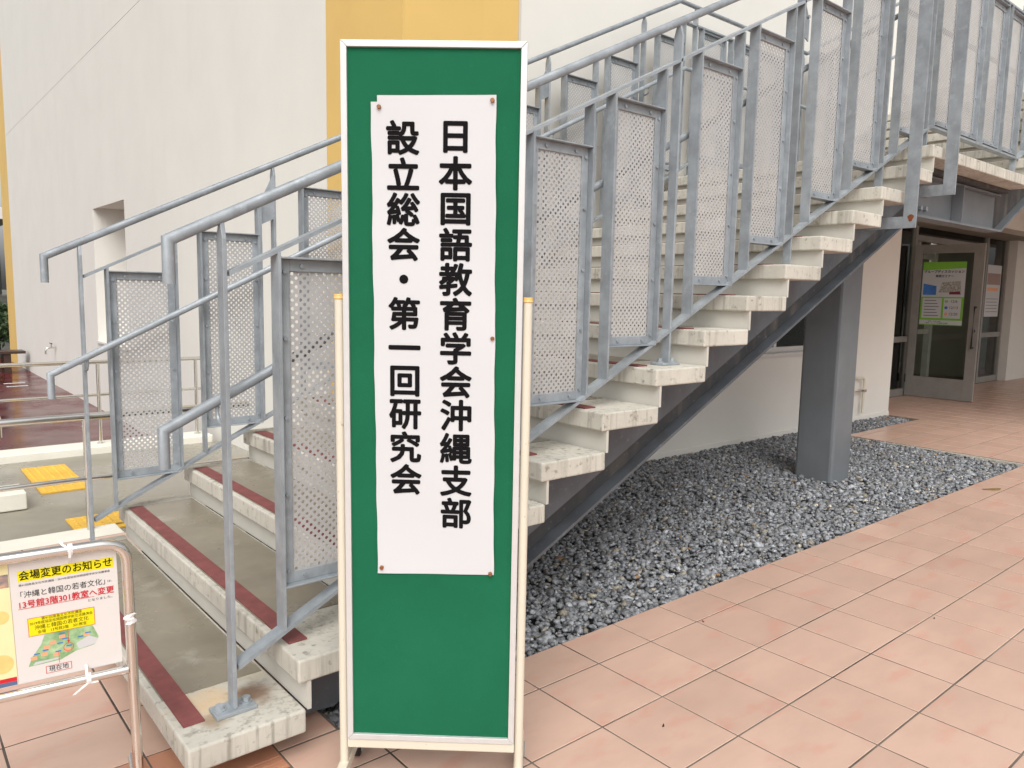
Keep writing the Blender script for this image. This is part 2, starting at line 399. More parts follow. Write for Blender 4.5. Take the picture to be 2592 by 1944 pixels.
bpart('return_wall', bx(7.34, 7.64, WY+.302, 3.05, -.6, 2.45), WALL)
bpart('canopy', bx(7.1, 22, -3.4, WY-.002, 3.05, 3.6), WALL)
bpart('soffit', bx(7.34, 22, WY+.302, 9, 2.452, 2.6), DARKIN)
bpart('wall', bx(13.68, 22, 2.80, 3.05, -.4, 2.45), WALL)
bpart('pilaster', bx(14.75, 15.4, 2.56, 2.798, -.4, 2.45), WALL)
# window frames in the right wall
wf = MB()
wf.box(WXA+.002, WXB-.002, WY+.05, WY+.12, WWA+.002, WWA+.05); wf.box(WXA+.002, WXB-.002, WY+.05, WY+.12, WWB-.05, WWB-.002)
for x in (WXA+.002, 4.35, 5.10, WXB-.052): wf.box(x, x+.05, WY+.052, WY+.118, WWA+.05, WWB-.05)
wo_ = bpart('window_frame', wf, ALU)
wp = MB()
for a, b in ((WXA+.054, 4.348), (4.402, 5.098), (5.152, WXB-.054)): wp.box(a, b, WY+.082, WY+.086, WWA+.05, WWB-.05)
bpart('window_pane', wp, GLASS)
bpart('window_sill', bx(WXA-.03, WXB+.03, WY-.03, WY+.048, WWA-.035, WWA-.003), ALU)
inb = MB(); inb.box(WXA-.3, WXB+.3, WY+1.4, WY+1.5, 0, 2.4); inb.box(WXA-.3, WXB+.3, WY+.302, WY+1.4, .3, .35)
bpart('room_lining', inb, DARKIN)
bl = MB()
for k in range(3): bl.box(4.6, 5.6, WY+.5, WY+.52, 1.02+k*.16, 1.10+k*.16)
bpart('shelf_item', bl, INKG)
# entrance interior and glazing
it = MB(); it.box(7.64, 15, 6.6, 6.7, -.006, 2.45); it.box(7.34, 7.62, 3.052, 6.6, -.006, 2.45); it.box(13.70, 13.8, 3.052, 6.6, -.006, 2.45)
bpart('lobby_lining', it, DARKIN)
GY = 2.93
for x, w in ((7.645, .05), (9.86, .07), (12.66, .07), (13.62, .055)): bpart('glazing_mullion', bx(x, x+w, GY, GY+.09, 0, 2.448), PALEIN)
for a, b, z0, z1 in ((7.70, 9.858, 0, .10), (7.70, 9.858, .78, .86), (12.732, 13.618, 0, .10), (12.732, 13.618, .78, .86), (9.932, 12.658, 2.24, 2.32)):
    bpart('glazing_rail', bx(a, b, GY+.005, GY+.085, z0, z1), PALEIN)
for a, b, z0, z1 in ((7.70, 9.858, .10, .78), (7.70, 9.858, .86, 2.44), (12.732, 13.618, .10, .78), (12.732, 13.618, .86, 2.44), (9.932, 12.658, 2.32, 2.44)):
    bpart('glass_pane', bx(a, b, GY+.04, GY+.048, z0, z1), GLASS)
inn = MB()
for x in (10.6, 11.35, 11.95, 12.7): inn.box(x, x+.11, 3.75, 3.85, 0, 2.44)
inn.box(10.6, 12.8, 3.77, 3.83, .80, .88); inn.box(10.6, 12.8, 3.77, 3.83, 2.1, 2.2)
bpart('inner_screen_frame', inn, mat('pale inner screen', (.55, .54, .50), .5))
for lx, ly in ((9.2, 3.7), (10.3, 3.4), (10.3, 5.4), (12.2, 4.0), (12.2, 5.6)): bpart('ceiling_lamp', bx(lx, lx+.5, ly, ly+.12, 2.436, 2.449), LAMP)

# ------------------------------------------------------------------ staircase
st = empty('staircase', (X0, YN, 0), 0, 'grey steel staircase with concrete treads and white risers climbing to the right', 'staircase')
def spart(name, mb, m, bevel=0., parent=None, smooth=False):
    o = mb.build(name, m, parent or st, bevel, smooth)
    if not parent: o.matrix_parent_inverse = Matrix.Translation((-X0, -YN, 0))
    return o
def tread_mesh():
    m = MB(); m.box(0, DEP, YN, YF, -THK, 0); return m.mesh('tread', CONC)
tmesh = tread_mesh()
inlay = bx(.020, DEP-.012, YN+.30, YF-.085, -.002, .0025).mesh('tread_inlay', MORTAR)
strip = bx(.024, .082, YN+.118, YF-.10, .0, .0055).mesh('nosing_strip', REDSTRIP)
rmesh = bx(.028, .040, YN+.004, YF-.004, -RISE-.004, -THK+.004).mesh('riser', RISER)
def step(x, z, riser=True):
    t = put('tread', tmesh, st, .006); t.matrix_parent_inverse = Matrix.Translation((-X0, -YN, 0)); t.location = (x, 0, z)
    a = put('tread_inlay', inlay, t); b = put('nosing_strip', strip, t)
    if riser:
        r = put('riser', rmesh, st); r.matrix_parent_inverse = Matrix.Translation((-X0, -YN, 0)); r.location = (x, 0, z)
for k in range(1, 15): step(tx(k), tz(k), k > 1)
def stained(src, spots):
    m = src.copy(); m.name = 'rust stained concrete'; t = m.node_tree; N = t.nodes; L = t.links; b = N['Principled BSDF']
    prev = b.inputs['Base Color'].links[0].from_socket; tc = N.new('ShaderNodeTexCoord'); nz = N.new('ShaderNodeTexNoise'); nz.inputs['Scale'].default_value = 14; nz.inputs['Detail'].default_value = 5
    L.new(tc.outputs['Object'], nz.inputs['Vector'])
    for (x, y, r, col, k) in spots:
        d = N.new('ShaderNodeVectorMath'); d.operation = 'DISTANCE'; d.inputs[1].default_value = (x, y, 0); L.new(tc.outputs['Object'], d.inputs[0])
        a = N.new('ShaderNodeMath'); a.operation = 'MULTIPLY_ADD'; L.new(nz.outputs[0], a.inputs[0]); a.inputs[1].default_value = -r*1.6; L.new(d.outputs['Value'], a.inputs[2])
        mr = N.new('ShaderNodeMapRange'); mr.inputs[1].default_value = r*.25; mr.inputs[2].default_value = -r*.75; mr.inputs[3].default_value = 0; mr.inputs[4].default_value = k; mr.interpolation_type = 'SMOOTHSTEP'; L.new(a.outputs[0], mr.inputs[0])
        mx = N.new('ShaderNodeMix'); mx.data_type = 'RGBA'; L.new(mr.outputs[0], mx.inputs[0]); L.new(prev, mx.inputs[6]); mx.inputs[7].default_value = (*col, 1); prev = mx.outputs[2]
    L.new(prev, b.inputs['Base Color']); return m
t1 = [c for c in st.children if c.name.startswith('tread') and abs(c.location.x-tx(1)) < 1e-4 and c.data == tmesh][0]
t1.data = tmesh.copy(); t1.data.materials[0] = stained(CONC, [(.12, .33, .13, (.62, .44, .25), .75), (.25, .30, .09, (.20, .11, .06), .85), (.10, .22, .06, (.24, .16, .09), .7), (.30, .42, .08, (.55, .48, .36), .6)])
r = put('riser', rmesh, st); r.matrix_parent_inverse = Matrix.Translation((-X0, -YN, 0)); r.location = (LX0, 0, LZ)
for k, (a, b) in enumerate(((LX0, 3.785), (3.790, 4.395), (4.40, 4.998))):
    spart('landing_slab', bx(a, b, YN, YF, LZ-THK, LZ), CONC, .006)
for j in range(1, 9): step(LX1-.02+(j-1)*RUN, LZ+j*RISE)
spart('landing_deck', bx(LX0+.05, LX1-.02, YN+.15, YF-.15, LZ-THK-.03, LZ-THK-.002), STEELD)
# stringers: zig-zag plate above, recessed web and flanges below
def stringer(yo, s):
    m = MB()
    xa = tx(1)+.36
    pts = []
    for k in range(2, 15):
        a, b = tx(k)+.045, tx(k+1)+.045; pts += [(max(a, xa), yo, tz(k)-THK-.002), (b, yo, tz(k)-THK-.002)]
    pts += [(LX0+.35, yo, LZ-THK-.035)]
    xe = LX0+.35
    pts += [(xe, yo, zn(xe)-.385), (xa+.15, yo, zn(xa+.15)-.385), (xa, yo, max(-.1, zn(xa)-.30))]
    m.prism(pts, (0, s*.012, 0))
    o = spart('stringer_plate', m, STEELG)
    yb = yo+s*.055
    w = MB(); xb = tx(1)+.55
    w.prism([(xb, yb, zn(xb)-.44), (3.44, yb, zn(3.44)-.39), (3.44, yb, 1.905), (3.40, yb, zn(3.40)-.497), (xb-.05, yb, zn(xb-.05)-.497)], (0, s*.010, 0))
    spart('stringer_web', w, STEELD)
    f = MB()
    y0, y1 = sorted((yo-s*.006, yo+s*.12))
    x1 = 3.44
    f.prism([(xb-.12, y0, zn(xb-.12)-.498), (x1, y0, zn(x1)-.498), (x1, y0, zn(x1)-.513), (xb-.12, y0, zn(xb-.12)-.513)], (0, y1-y0, 0))
    spart('stringer_flange', f, STEELG)
    # landing beam
    zb = zn(x1)-.513; b = MB()
    b.box(x1+.003, 4.97, y0, y1, zb, zb+.015); b.box(x1-.25, 4.97, y0+.02, y1, LZ-THK-.050, LZ-THK-.036); spart('beam_flange', b, COLUMN)
    spart('beam_web', bx(xe+.003, 4.97, yb, yb+.010 if s > 0 else yb+.010, zb+.016, LZ-THK-.051), COLUMN)
    spart('beam_stiffener', bx(4.15, 4.162, min(yo-s*.02, yb), max(yo-s*.02, yb-.001), zb+.016, LZ-THK-.051), COLUMN)
    for zz in (zb+.07, zb+.16):
        for xx in (3.62, 3.70): 
            q = MB(); q.tube([(xx, yb-s*.002, zz), (xx, yb-s*.022, zz)], .017, 6); spart('bolt', q, GALV)
    # second flight
    u = MB(); xs = 4.973
    u.prism([(xs, y0, zb), (xs+2.6, y0, zb+2.6*SL), (xs+2.6, y0, zb+2.6*SL+.015), (xs, y0, zb+.015)], (0, y1-y0, 0)); spart('stringer_flange', u, COLUMN)
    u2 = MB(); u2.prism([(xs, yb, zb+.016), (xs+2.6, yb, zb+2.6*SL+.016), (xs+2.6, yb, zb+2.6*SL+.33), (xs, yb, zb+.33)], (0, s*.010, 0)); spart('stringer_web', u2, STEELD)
stringer(.30, 1); stringer(1.955, -1)
cm = MB(); cm.box(3.808, 4.108, .915, 1.215, -.3, 2.15)
spart('support_column', cm, COLUMN, .022)
cb = MB(); cb.box(3.88, 4.03, .40, 1.86, 1.96, 2.16); spart('cross_beam', cb, STEELD)
# outer hangers beside the landing
for xx, z0 in ((2.79, 1.775), (3.30, 2.005)):
    h = MB(); h.box(xx, xx+.012, .022, .092, z0, 3.70); o = spart('hanger_post', h, GALV)
    a = MB(); a.box(xx+.001, xx+.011, .0925, .36, z0, z0+.065); spart('hanger_arm', a, GALV)
spart('rust_patch', MB().add([(2.7885, .05+.016*math.cos(w)*(1+.3*math.sin(3*w)), 1.83+.020*math.sin(w)) for w in [k*math.pi/6 for k in range(12)]], [tuple(range(12))]), RUST)

# ------------------------------------------------------------------ perforated sheet (shared by all panels)
PW, PH = .290, .955
def perf_mesh(w, h):
    ax, ay, r = .025, .0125, .0053; th = .0016
    nx = int(w/ax); ny = int(h/ay); mx_ = (w-nx*ax)/2; my = (h-ny*ay)/2
    V = []; F = []
    def ring(cx, cy, x0, x1, y0, y1, y):
        o = len(V); V.extend([(x0, y, y0), (x1, y, y0), (x1, y, y1), (x0, y, y1)])
        for k in range(8):
            a = math.pi*(2*k+1)/8; V.append((cx+r*math.cos(a), y, cy+r*math.sin(a)))
        return o
    for j in range(ny):
        y0 = my+j*ay; y1 = y0+ay; odd = j % 2
        n = nx-1 if odd else nx
        sx = mx_+(ax/2 if odd else 0)
        if odd:
            for xa, xb in ((mx_, sx), (sx+n*ax, sx+n*ax+ax/2)):
                for yy in (0, th):
                    o = len(V); V.extend([(xa, yy, y0), (xb, yy, y0), (xb, yy, y1), (xa, yy, y1)]); F.append((o, o+1, o+2, o+3) if yy == 0 else (o+3, o+2, o+1, o))
        for i in range(n):
            x0 = sx+i*ax; x1 = x0+ax; cx, cy = (x0+x1)/2, (y0+y1)/2
            os = []
            for yy in (0, th):
                o = ring(cx, cy, x0, x1, y0, y1, yy); os.append(o)
                q = [(o+0, o+1, o+4+6, o+4+5), (o+1, o+2, o+4+0, o+4+7), (o+2, o+3, o+4+2, o+4+1), (o+3, o+0, o+4+4, o+4+3),
                     (o+1, o+4+7, o+4+6), (o+2, o+4+1, o+4+0), (o+3, o+4+3, o+4+2), (o+0, o+4+5, o+4+4)]
                F.extend(q if yy == 0 else [f[::-1] for f in q])
            for k in range(8): F.append((os[0]+4+k, os[1]+4+k, os[1]+4+(k+1) % 8, os[0]+4+(k+1) % 8))
    for (xa, xb, ya, yb) in ((0, mx_, 0, h), (w-mx_, w, 0, h), (mx_, w-mx_, 0, my), (mx_, w-mx_, h-my, h)):
        for yy in (0, th):
            o = len(V); V.extend([(xa, yy, ya), (xb, yy, ya), (xb, yy, yb), (xa, yy, yb)]); F.append((o, o+1, o+2, o+3) if yy == 0 else (o+3, o+2, o+1, o))
    me = bpy.data.meshes.new('perforated_sheet'); me.from_pydata(V, [], F); me.materials.append(GALV2); return me
PERF = perf_mesh(PW-.030, PH-.030)
FL = .034
fmb = MB()
fmb.box(.0005, FL, -.0025, .0025, 0, PH); fmb.box(PW-FL, PW-.0005, -.0025, .0025, 0, PH); fmb.box(FL, PW-FL, -.0024, .0024, 0, FL); fmb.box(FL, PW-FL, -.0024, .0024, PH-FL, PH)
fmb.box(.0005, PW-.0005, -.026, .026, -.006, -.0003); fmb.box(.0005, PW-.0005, -.026, .026, PH+.0003, PH+.006)
FRAME = fmb.mesh('panel_frame', GALV)
bm_ = MB(); bm_.tube([(0, -.0025, 0), (0, -.007, 0), (0, -.009, 0)], .0065, 8)
BOLT = bm_.mesh('bolt', GALV)
bb = MB(); bb.tube([(0, 0, 0), (0, 0, .004)], .017, 16); bb.tube([(0, 0, .004), (0, 0, .017)], .0125, 6)
ABOLT = bb.mesh('anchor_bolt', GALV)

# ------------------------------------------------------------------ stair railings
def railing(name, label, Y, side, shift, x_end):
    """side = +1 when the stair lies on the +Y side of the railing plane"""
    rt = empty(name, (-.97, Y, tz(1)), 0, label, 'railing')
    inv = Matrix.Translation((.97, -Y, -tz(1)))
    def P(nm, mb, m=GALV, bevel=0., smooth=False):
        o = mb.build(nm, m, rt, bevel, smooth); o.matrix_parent_inverse = inv; return o
    def top(x): return zn(x)+1.160 if x < 3.18 else zn(3.18)+1.16
    def bot(x): return zn(x)+.045 if x < 3.40 else zn(3.40)+.045
    def hz(x): return zn(x)+1.315 if x < 3.15 else zn(3.15)+1.315
    xa = -1.112
    x2 = x_end
    def up(x): return x2 > LX1 and x > LX1
    # handrail with turned-down end
    pth = [(xa, Y, hz(xa)-.112), (xa, Y, hz(xa)), (3.15, Y, hz(3.15)), (5.0, Y, hz(3.2)), (6.8, Y, hz(3.2)+1.8*SL)]
    P('handrail', MB().tube(pth, .0162, 18), smooth=True)
    yl = Y+side*.066
    lz = lambda x: zn(x)+.812
    xl = -1.120
    P('lower_handrail', MB().tube([(xl, yl, lz(xl)-.105), (xl, yl, lz(xl)), (3.15, yl, lz(3.15)), (5.0, yl, lz(3.15)), (6.8, yl, lz(3.15)+1.8*SL)], .0150, 18), smooth=True)
    # flat top and bottom bars
    def bar(nm, f, w, h, xs):
        m = MB()
        for a, b in zip(xs[:-1], xs[1:]):
            za, zb = f(a), f(b)
            m.prism([(a, Y-w/2, za-h/2), (b, Y-w/2, zb-h/2), (b, Y-w/2, zb+h/2), (a, Y-w/2, za+h/2)], (0, w, 0))
        P(nm, m)
    ft = lambda x: top(x) if x <= 5.0 else top(3.2)+(x-5.0)*SL
    fb = lambda x: bot(x) if x <= 4.98 else bot(3.6)+(x-4.98)*SL
    bar('top_bar', ft, .044, .012, [-.963, 3.18, 5.0, 6.6]); bar('bottom_bar', fb, .048, .014, [-.963, 3.40, 4.98, 6.6])
    # posts
    posts = [-.975, -.035, .925, 1.855, 2.79, 3.345, 4.93]
    for i, x in enumerate(posts):
        x = x+(shift if 0 < i < 5 else 0)
        zb = LZ if x > LX0 else tz(int((x-X0)/RUN)+1)
        ztop = hz(x)-.012
        w = .022
        m = MB(); m.prism([(x-.006, Y-w, zb+.012), (x-.006, Y+w, zb+.012), (x-.006, Y+w, ztop-.045), (x-.006, Y+.008, ztop), (x-.006, Y-.008, ztop), (x-.006, Y-w, ztop-.045)], (.012, 0, 0))
        P('post', m, bevel=.0015)
        if i in (0, 2, 4) or i == 5:
            b = P('base_plate', bx(x-.058, x+.058, Y-.035, Y+.035, zb+.0005, zb+.012), bevel=.002)
            for sy in (-.038, .038):
                o = put('anchor_bolt', ABOLT, b); o.location = (x+sy, Y, zb+.012); o.rotation_euler = (0, 0, random.random())
        if i in (1, 3):                              # gusset plate splicing the next length
            d = -side
            xg = x+d*.0 ; xx = x-.085 if side < 0 else x+.10
            g = MB(); g.prism([(x, Y+side*.012, ztop-.03), (x, Y+side*.012, ztop-.26), (xx, Y+side*.012, ztop-.30), (xx, Y+side*.012, ztop-.20)], (0, side*.006, 0))
            P('gusset_plate', g)
            q = MB(); q.tube([((x+xx)/2, Y-.004, ztop-.20), ((x+xx)/2, Y-.016, ztop-.20)], .009, 8); P('bolt', q)
            if side < 0: P('splice_bar', bx(xx-.005, xx+.005, Y-.022, Y+.022, bot(xx), ztop-.20))
        if i in (0, 1, 2, 3, 4):                     # hooked bracket carrying the lower rail
            zl = lz(x)
            P('rail_bracket', MB().tube([(x, Y+side*.006, zl-.062)]+arc((x, yl, zl-.062), (x, Y+side*.03, zl-.062), (x, yl, zl-.03))+[(x, yl, zl-.012)], .0055, 8), smooth=True)
    # infill panels
    xs = []
    for k in range(5):
        for d in (0, .415):
            x = -.82+.942*k+d+shift
            if x+PW < 3.36: xs.append((x, None))
    for x in (3.43, 3.83, 4.23, 4.60): xs.append((x, 1))
    for x in (5.15, 5.57): xs.append((x, 2))
    for x, land in xs:
        z0 = (bot(3.6)+.020) if land == 1 else (fb(x+PW)+.012 if land == 2 else zn(x+PW)+.037)
        f = put('infill_panel', FRAME, rt, .0012, 1); f.matrix_parent_inverse = inv; f.location = (x, Y, z0)
        o = put('perforated_sheet', PERF, f); o.location = (.015, .0040, .015)
        for (px_, pz) in [(.018, .04), (.018, .27), (.018, .50), (.018, .73), (.018, .92), (PW-.018, .04), (PW-.018, .27), (PW-.018, .50), (PW-.018, .73), (PW-.018, .92), (.07, .018), (PW-.07, .018), (.07, PH-.018), (PW-.07, PH-.018)]:
            q = put('bolt', BOLT, f); q.location = (px_, 0, pz)
        for xx in (x-.0042, x+PW-.0042):
            zt_, zb_ = ft(xx)-.004, fb(xx)+.004
            P('side_bar', bx(xx-.0046 if xx < x else xx+.0042, xx+.0045 if xx < x else xx+.0134, Y-.026, Y+.026, zb_, zt_))
    return rt
railing('stair_railing', 'galvanised railing on the near side of the stair, nearest the camera, with perforated panels', YR, 1, 0., 6)
railing('stair_railing', 'galvanised railing on the far side of the stair, along the cream wall', YRF, -1, -.045, 6)

# ------------------------------------------------------------------ gravel
def gravel():
    ico = bmesh.new(); bmesh.ops.create_icosphere(ico, subdivisions=1, radius=1)
    iv = np.array([v.co[:] for v in ico.verts]); itri = np.array([[v.index for v in f.verts] for f in ico.faces]); ico.free()
    pts = []
    def fill(x0, x1, y0, y1, dens):
        n = int((x1-x0)*(y1-y0)*dens); q = np.random.rand(n, 2); pts.append(np.stack([x0+q[:, 0]*(x1-x0), y0+q[:, 1]*(y1-y0)], 1))
    fill(-.65, 5.84, .215, 2.16, 3400); fill(5.80, 7.54, 1.82, 2.16, 2800)
    P = np.concatenate(pts); n = len(P)
    size = np.random.lognormal(math.log(.0140), .30, n).clip(.007, .030)
    edge = np.minimum.reduce([P[:, 1]-.21])
    h = -.036+.030*np.clip((P[:, 1]-1.2)/.9, 0, 1)+.010*np.sin(P[:, 0]*3.1)*np.sin(P[:, 1]*4.3)
    z = h+np.random.rand(n)*.030-.012
    inner = (P[:, 0] < 5.79) & (P[:, 0] > -.6); near_edge = P[:, 1] < .235
    z[near_edge] -= .012
    k = len(iv)
    sc = size[:, None, None]*np.stack([np.random.uniform(.75, 1.45, n), np.random.uniform(.7, 1.15, n), np.random.uniform(.45, .95, n)], 1)[:, None, :]
    V = iv[None]*sc*np.random.uniform(.55, 1.22, (n, k, 1))
    a = np.random.rand(n)*2*np.pi; b = (np.random.rand(n)-.5)*1.2
    ca, sa, cb_, sb = np.cos(a), np.sin(a), np.cos(b), np.sin(b)
    x, y, zz = V[..., 0], V[..., 1], V[..., 2]
    y2 = y*cb_[:, None]-zz*sb[:, None]; z2 = y*sb[:, None]+zz*cb_[:, None]
    x3 = x*ca[:, None]-y2*sa[:, None]; y3 = x*sa[:, None]+y2*ca[:, None]
    V = np.stack([x3+P[:, 0:1], y3+P[:, 1:2], z2+z[:, None]], 2)
    V[..., 1] = np.clip(V[..., 1], .2085, 2.165); xcl = V[..., 0]
    m_ = P[:, 1] < 1.82; q_ = (P[:, 0] > 5.78) & (P[:, 1] >= 1.82); V[q_, :, 1] = np.maximum(V[q_, :, 1], 1.811); V[m_, :, 0] = np.minimum(V[m_, :, 0], 5.813)
    V[..., 0] = np.maximum(V[..., 0], -.656)
    F = (itri[None]+(np.arange(n)*k)[:, None, None]).reshape(-1, 3)
    me = bpy.data.meshes.new('gravel'); me.vertices.add(n*k); me.vertices.foreach_set('co', V.reshape(-1).astype('f4'))
    me.loops.add(len(F)*3); me.loops.foreach_set('vertex_index', F.reshape(-1).astype('i4'))
    me.polygons.add(len(F)); me.polygons.foreach_set('loop_start', np.arange(0, len(F)*3, 3, dtype='i4')); me.polygons.foreach_set('loop_total', np.full(len(F), 3, 'i4'))
    g = np.random.lognormal(math.log(.225), .30, n).clip(.04, .45)
    col = np.stack([g*.95, g*.985, g*1.05, np.ones(n)], 1)
    w = np.random.rand(n); warm = w < .07; col[warm, 0] *= 1.3; col[warm, 1] *= 1.13; col[warm, 2] *= .85
    br = w > .995; col[br, :3] = (.30, .16, .065); wh = (w > .991) & (w <= .995); col[wh, :3] = (.52, .48, .40)
    at = me.color_attributes.new('stone', 'FLOAT_COLOR', 'POINT'); at.data.foreach_set('color', np.repeat(col, k, 0).reshape(-1).astype('f4'))
    me.update(); me.validate()
    m = bpy.data.materials.new('crushed stone'); m.use_nodes = True; t = m.node_tree; bs = t.nodes['Principled BSDF']; bs.inputs['Roughness'].default_value = .58
    va = t.nodes.new('ShaderNodeAttribute'); va.attribute_name = 'stone'; nz = t.nodes.new('ShaderNodeTexNoise'); nz.inputs['Scale'].default_value = 90; nz.inputs['Detail'].default_value = 4
    tc = t.nodes.new('ShaderNodeTexCoord'); t.links.new(tc.outputs['Object'], nz.inputs['Vector'])
    mr = t.nodes.new('ShaderNodeMapRange'); mr.inputs[1].default_value = .3; mr.inputs[2].default_value = .7; mr.inputs[3].default_value = .6; mr.inputs[4].default_value = 1.45; t.links.new(nz.outputs[0], mr.inputs[0])
    vm = t.nodes.new('ShaderNodeVectorMath'); vm.operation = 'SCALE'; t.links.new(va.outputs['Color'], vm.inputs[0]); t.links.new(mr.outputs[0], vm.inputs['Scale']); t.links.new(vm.outputs[0], bs.inputs['Base Color'])
    me.materials.append(m)
    o = bpy.data.objects.new('gravel', me); COL.objects.link(o)
    tag(o, 'grey crushed stone gravel spread under the staircase', 'gravel', kind='stuff')
gravel()

# ------------------------------------------------------------------ stainless rails on the left
def rail_thing(name, label, Y, tubes, posts, zfoot, rp):
    t = empty(name, (posts[0], Y, zfoot), 0, label, 'handrail'); inv = Matrix.Translation((-posts[0], -Y, -zfoot))
    for nm, pth, r in tubes:
        o = MB().tube(pth, r, 16).build(nm, STAINLESS, t, 0, True); o.matrix_parent_inverse = inv
    for x in posts:
        o = MB().tube([(x, Y, zfoot), (x, Y, tubes[0][1][1][2]-tubes[0][2]*.6)], rp, 12).build('post', STAINLESS, t, 0, True); o.matrix_parent_inverse = inv
        o = MB().tube([(x, Y, zfoot+.0005), (x, Y, zfoot+.008)], rp*2, 16).build('foot_flange', STAINLESS, t, 0, True); o.matrix_parent_inverse = inv
rail_thing('kerb_handrail', 'slim polished steel railing standing on the long white kerb before the red floor', 5.43,
           [('top_rail', [(-8, 5.43, .715), (.66, 5.43, .715), (.69, 5.43, .70)], .017), ('middle_rail', [(-8, 5.43, .432), (.66, 5.43, .432), (.69, 5.43, .425)], .0125)], [-.215, -1.75, .60], .006, .015)
rail_thing('path_handrail', 'thick polished steel handrail and thin lower rail on the narrow white kerb', 2.935,
           [('top_rail', [(-8, 2.935, .632), (-.30, 2.935, .632), (.12, 2.935, .632)], .0215), ('lower_rail', [(-8, 2.935, .278), (-.30, 2.935, .278), (.12, 2.935, .278)], .0145)], [-.805, -2.6], -.03, .017)
eh = empty('end_handrail', (-1.12, 3.86, .055), 0, 'polished steel handrail ending in a bent loop above the short white kerb block', 'handrail'); inv = Matrix.Translation((1.12, -3.86, -.055))
for nm, pth, r in [('top_rail', [(-6, 3.86, .565), (-1.20, 3.86, .565)]+arc((-1.115, 3.86, .565), (-1.17, 3.86, .565), (-1.115, 3.86, .50))+[(-1.115, 3.86, .40)], .017), ('lower_rail', [(-6, 3.86, .40), (-1.134, 3.86, .40)], .014), ('post', [(-2.2, 3.86, .055), (-2.2, 3.86, .55)], .015)]:
    o = MB().tube(pth, r, 14).build(nm, STAINLESS, eh, 0, True); o.matrix_parent_inverse = inv

# far-left background
bench = empty('timber_bench', (-.2, 16.4, -.40), 0, 'dark brown timber bench at the far end of the red floor', 'bench')
for k in range(4): 
    o = bx(-1.6, .92, -.24+k*.125, -.125+k*.125, .38, .43).build('seat_plank', WOOD, bench, .005)
for x in (-1.3, .55): o = bx(x, x+.12, -.2, .2, 0, .378).build('leg', WOOD, bench)
for i_, (x, y) in enumerate(((.26, 14.25), (.24, 13.75))):
    o = bx(-.16, .16, -.035, .035, 0, .004).build('white_strip', PAPER); o.location = (x, y, -.399); o.rotation_euler = (0, 0, .1*i_)  # plain thin white strips lying flat on the red floor
    tag(o, ['white strip on the wet red floor, the farther of two', 'white strip on the wet red floor, the nearer of two'][i_], 'paper', 'white strips on the red floor')
bw = empty('boundary_wall', (-2, 24, -.6), 0, 'dark stone boundary wall beyond the yellow building edge', 'wall')
for k in range(5):
    for j in range(9):
        o = bx(-4+j*.8+(k % 2)*.4, -4+j*.8+(k % 2)*.4+.77, -.2, .2, k*.42, k*.42+.40).build('stone', STONEW, bw, .03)
cr = empty('covered_walkway', (-2, 26, -.6), 0, 'dark covered walkway with a pale roof edge far behind the wall', 'walkway')
bx(-6, 4, 0, .3, 3.9, 4.25).build('roof_edge', WALL, cr); bx(-6, 4, .35, 4, 3.9, 4.1).build('roof', DARKIN, cr); bx(-6, 4, 4.1, 4.3, 0, 3.9).build('back_wall', STONEW, cr)
for x in (-4, -1, 2): bx(x, x+.3, 0, .3, 0, 3.898).build('pillar', DARKIN, cr)
def shrub(loc, rx, rz, n, label):
    t = empty('shrub', loc, 0, label, 'shrub', 'shrubs before the boundary wall'); m = MB()
    for _ in range(n):
        a, b = random.random()*6.28, math.acos(random.uniform(-.2, 1)); r = random.uniform(.55, 1)**.5
        c = Vector((rx*r*math.sin(b)*math.cos(a), rx*r*math.sin(b)*math.sin(a), rz*(.35+.65*r*math.cos(b))))
        d = Vector((random.gauss(0, 1), random.gauss(0, 1), random.gauss(0, 1))).normalized()*.09; e_ = d.orthogonal().normalized()*.05
        m.add([c-d, c+e_, c+d, c-e_], [(0, 1, 2, 3)])
    m.build('foliage', LEAFM, t)
    s = MB()
    for k in range(4): s.tube([(0, 0, 0), (math.cos(k*1.6)*rx*.3, math.sin(k*1.6)*rx*.3, rz*.6)], .025, 6)
    s.build('stem', BARK, t)
shrub((-.3, 22.6, -.6), .9, 1.9, 1500, 'dark green leafy shrub nearest the yellow building edge'); shrub((.9, 22.9, -.6), .8, 1.5, 1200, 'dark green leafy shrub half hidden behind the yellow edge')
# wall fittings
tp = empty('wall_tap', (WX, 13.4, .28), 0, 'small chrome water tap on the long cream wall', 'tap')
MB().tube([(0, 0, 0), (-.09, 0, 0)]+arc((-.16, 0, 0), (-.11, 0, 0), (-.16, 0, -.07))+[(-.16, 0, -.11)], .016, 10).build('spout', STAINLESS, tp, 0, True)
MB().tube([(-.07, 0, .014), (-.07, 0, .07)], .012, 8).build('valve', STAINLESS, tp, 0, True); MB().tube([(-.07, -.11, .075), (-.07, .11, .075)], .013, 8).build('handle', STAINLESS, tp, 0, True)
wpipe = empty('wall_pipe', (6.86, WY, .1), 0, 'thin bent pipe clipped to the cream wall beside the grey column', 'pipe')
MB().tube([(0, -.05, 0), (0, -.05, .32)]+arc((0, -.05, .40), (0, -.05, .37), (-.05, -.05, .40))+[(-.16, -.05, .40), (-.16, .0, .40)], .014, 10).build('pipe', CREAMP, wpipe, 0, True)
bx(-.03, .03, -.07, -.0005, .24, .27).build('clip', STAINLESS, wpipe); bx(-.2, -.03, -.055, -.045, .245, .265).build('strap', STAINLESS, wpipe)

